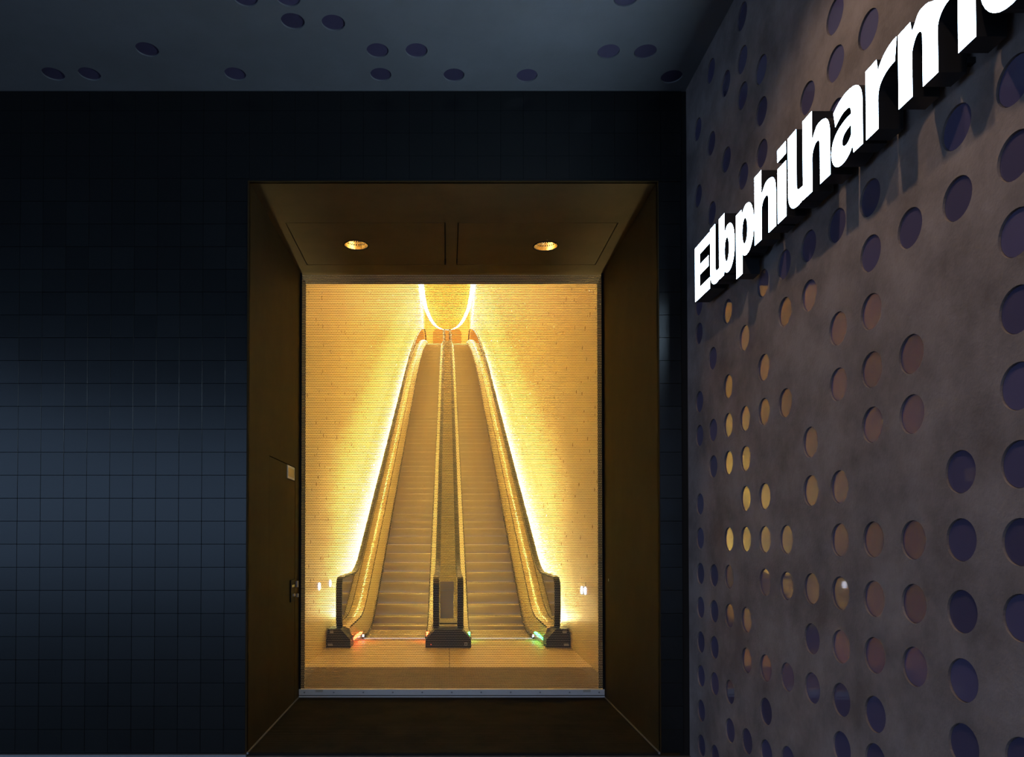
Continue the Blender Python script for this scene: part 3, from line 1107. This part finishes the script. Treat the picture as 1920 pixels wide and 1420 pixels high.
def g_p(w):
    s, y = ST_, XH
    o = [(0, -0.092), (0, y), (s * 0.9, y), (s * 0.97, y - 0.03)]
    o += bez(o[-1], (s + 0.03, y), (w * 0.55, y + 0.004), (w * 0.6, y + 0.004))
    o += bez(o[-1], (w * 0.88, y + 0.004), (w, y * 0.75), (w, y * 0.5))
    o += bez(o[-1], (w, y * 0.25), (w * 0.88, -0.004), (w * 0.6, -0.004))
    o += bez(o[-1], (w * 0.5, -0.004), (s + 0.02, 0.0), (s, 0.025))
    o += [(s, -0.092)]
    return [o, bowl(s, w - s * 0.98, 0.066, y - 0.066)]


def g_a(w):
    s, y = ST_ * 0.95, XH
    o = [(w, 0), (w, y - 0.105)]
    o += bez(o[-1], (w, y - 0.03), (w * 0.85, y + 0.004), (w * 0.5, y + 0.004))
    o += bez(o[-1], (w * 0.35, y + 0.004), (w * 0.18, y - 0.01), (w * 0.08, y - 0.028))
    o += [(w * 0.14, y - 0.095)]
    o += bez(o[-1], (w * 0.25, y - 0.08), (w * 0.35, y - 0.068), (w * 0.46, y - 0.068))
    o += bez(o[-1], (w * 0.6, y - 0.068), (w - s, y - 0.072), (w - s, y - 0.107))
    o += bez(o[-1], (w * 0.4, y - 0.102), (0, y - 0.115), (0, 0.08))
    o += bez(o[-1], (0, 0.03), (w * 0.15, -0.005), (w * 0.34, -0.005))
    o += bez(o[-1], (w * 0.5, -0.005), (w * 0.6, 0.008), (w - s * 0.9, 0.034))
    o += [(w - s * 0.82, 0)]
    hole = [(w - s, 0.125)]
    hole += bez(hole[-1], (w * 0.5, 0.125), (w * 0.36, 0.115), (w * 0.36, 0.086))
    hole += bez(hole[-1], (w * 0.36, 0.055), (w * 0.55, 0.05), (w - s, 0.085))
    return [o, hole[:-1] + [(w - s, 0.085)]]


def g_r(w):
    s, y = ST_ * 0.95, XH
    o = [(0, 0), (0, y), (s * 0.9, y), (s, y - 0.05)]
    o += bez(o[-1], (s + 0.02, y - 0.015), (w * 0.75, y + 0.008), (w, y + 0.004))
    o += [(w * 0.94, y - 0.082)]
    o += bez(o[-1], (w * 0.7, y - 0.078), (s, y - 0.1), (s, y - 0.15))
    o += [(s, 0)]
    return [o]


def g_o(w):
    return [bowl(0, w, -0.005, XH + 0.005, 32), bowl(ST_, w - ST_, 0.066, XH - 0.066, 28)]


def g_e(w):
    y = XH
    o = [(w, y * 0.42)]
    o += bez(o[-1], (w, y * 0.9), (w * 0.75, y + 0.005), (w * 0.5, y + 0.005))
    o += bez(o[-1], (w * 0.2, y + 0.005), (0, y * 0.8), (0, y * 0.5))
    o += bez(o[-1], (0, y * 0.15), (w * 0.25, -0.005), (w * 0.55, -0.005))
    o += bez(o[-1], (w * 0.75, -0.005), (w * 0.88, 0.01), (w * 0.95, 0.03))
    o += [(w * 0.88, 0.088)]
    o += bez(o[-1], (w * 0.7, 0.06), (w * 0.36, 0.04), (w * 0.35, y * 0.42))
    hole = [(w * 0.36, y * 0.57), (w * 0.68, y * 0.57)]
    hole += bez(hole[-1], (w * 0.68, y * 0.85), (w * 0.37, y * 0.85), (w * 0.36, y * 0.6))
    return [o, hole]


def yx(px):
    return hit(px, 400, 0, XF)[1]


letters = [(g_E, 1302.6, 1330.4), (g_l, 1331.2, 1348.0), (g_b, 1347.9, 1377.2), (g_p, 1379.8, 1413.4), (g_h, 1414.8, 1455.2), (g_i, 1458.2, 1474.6),
           (g_l, 1478.0, 1505.6), (g_h, 1506.0, 1557.6), (g_a, 1560.0, 1619.3), (g_r, 1625.5, 1684.6), (g_m, 1687.2, 1834.4)]
spec = [(g, yx(a), yx(a) - yx(b)) for g, a, b in letters]
yo = yx(1842.5)
for g, w in ((g_o, 0.262), (g_n, 0.245), (g_i, 0.088), (g_e, 0.25)):
    spec.append((g, yo, w))
    yo -= w + 0.045
sign = empty('illuminated_sign', (XW, 3.6, BASE))
props(sign, 'white illuminated raised lettering mounted on the concrete wall', 'sign')
MG = Matrix(((0, 0, 1, 0), (-1, 0, 0, 0), (0, 1, 0, 0), (0, 0, 0, 1)))          # x -> -Y, y -> Z, z -> X
for g, ys, w in spec:
    loops = g(w)
    T = Matrix.Translation((XF + 0.051, ys, BASE)) @ MG
    body = flat('letter', loops, 0.094, MT['newel'], None, T)
    rel(body, sign)
    face = flat('lit_face', loops, 0.004, MT['e_sign'], None, Matrix.Translation((XF + 0.002, ys, BASE)) @ MG)
    face.parent = body
    face.data.materials.append(MT['newel'])                      # only the front of the face glows, its edge is the dark return
    for pol in face.data.polygons:
        pol.material_index = 0 if abs(pol.normal.x) > 0.9 else 1
for px in (1340, 1460, 1590, 1760):
    yb = yx(px)
    rel(box('mounting_rail', (XF + 0.098, XW), (yb - 0.012, yb + 0.012), (BASE + 0.03, BASE + 0.05), MT['newel']), sign)
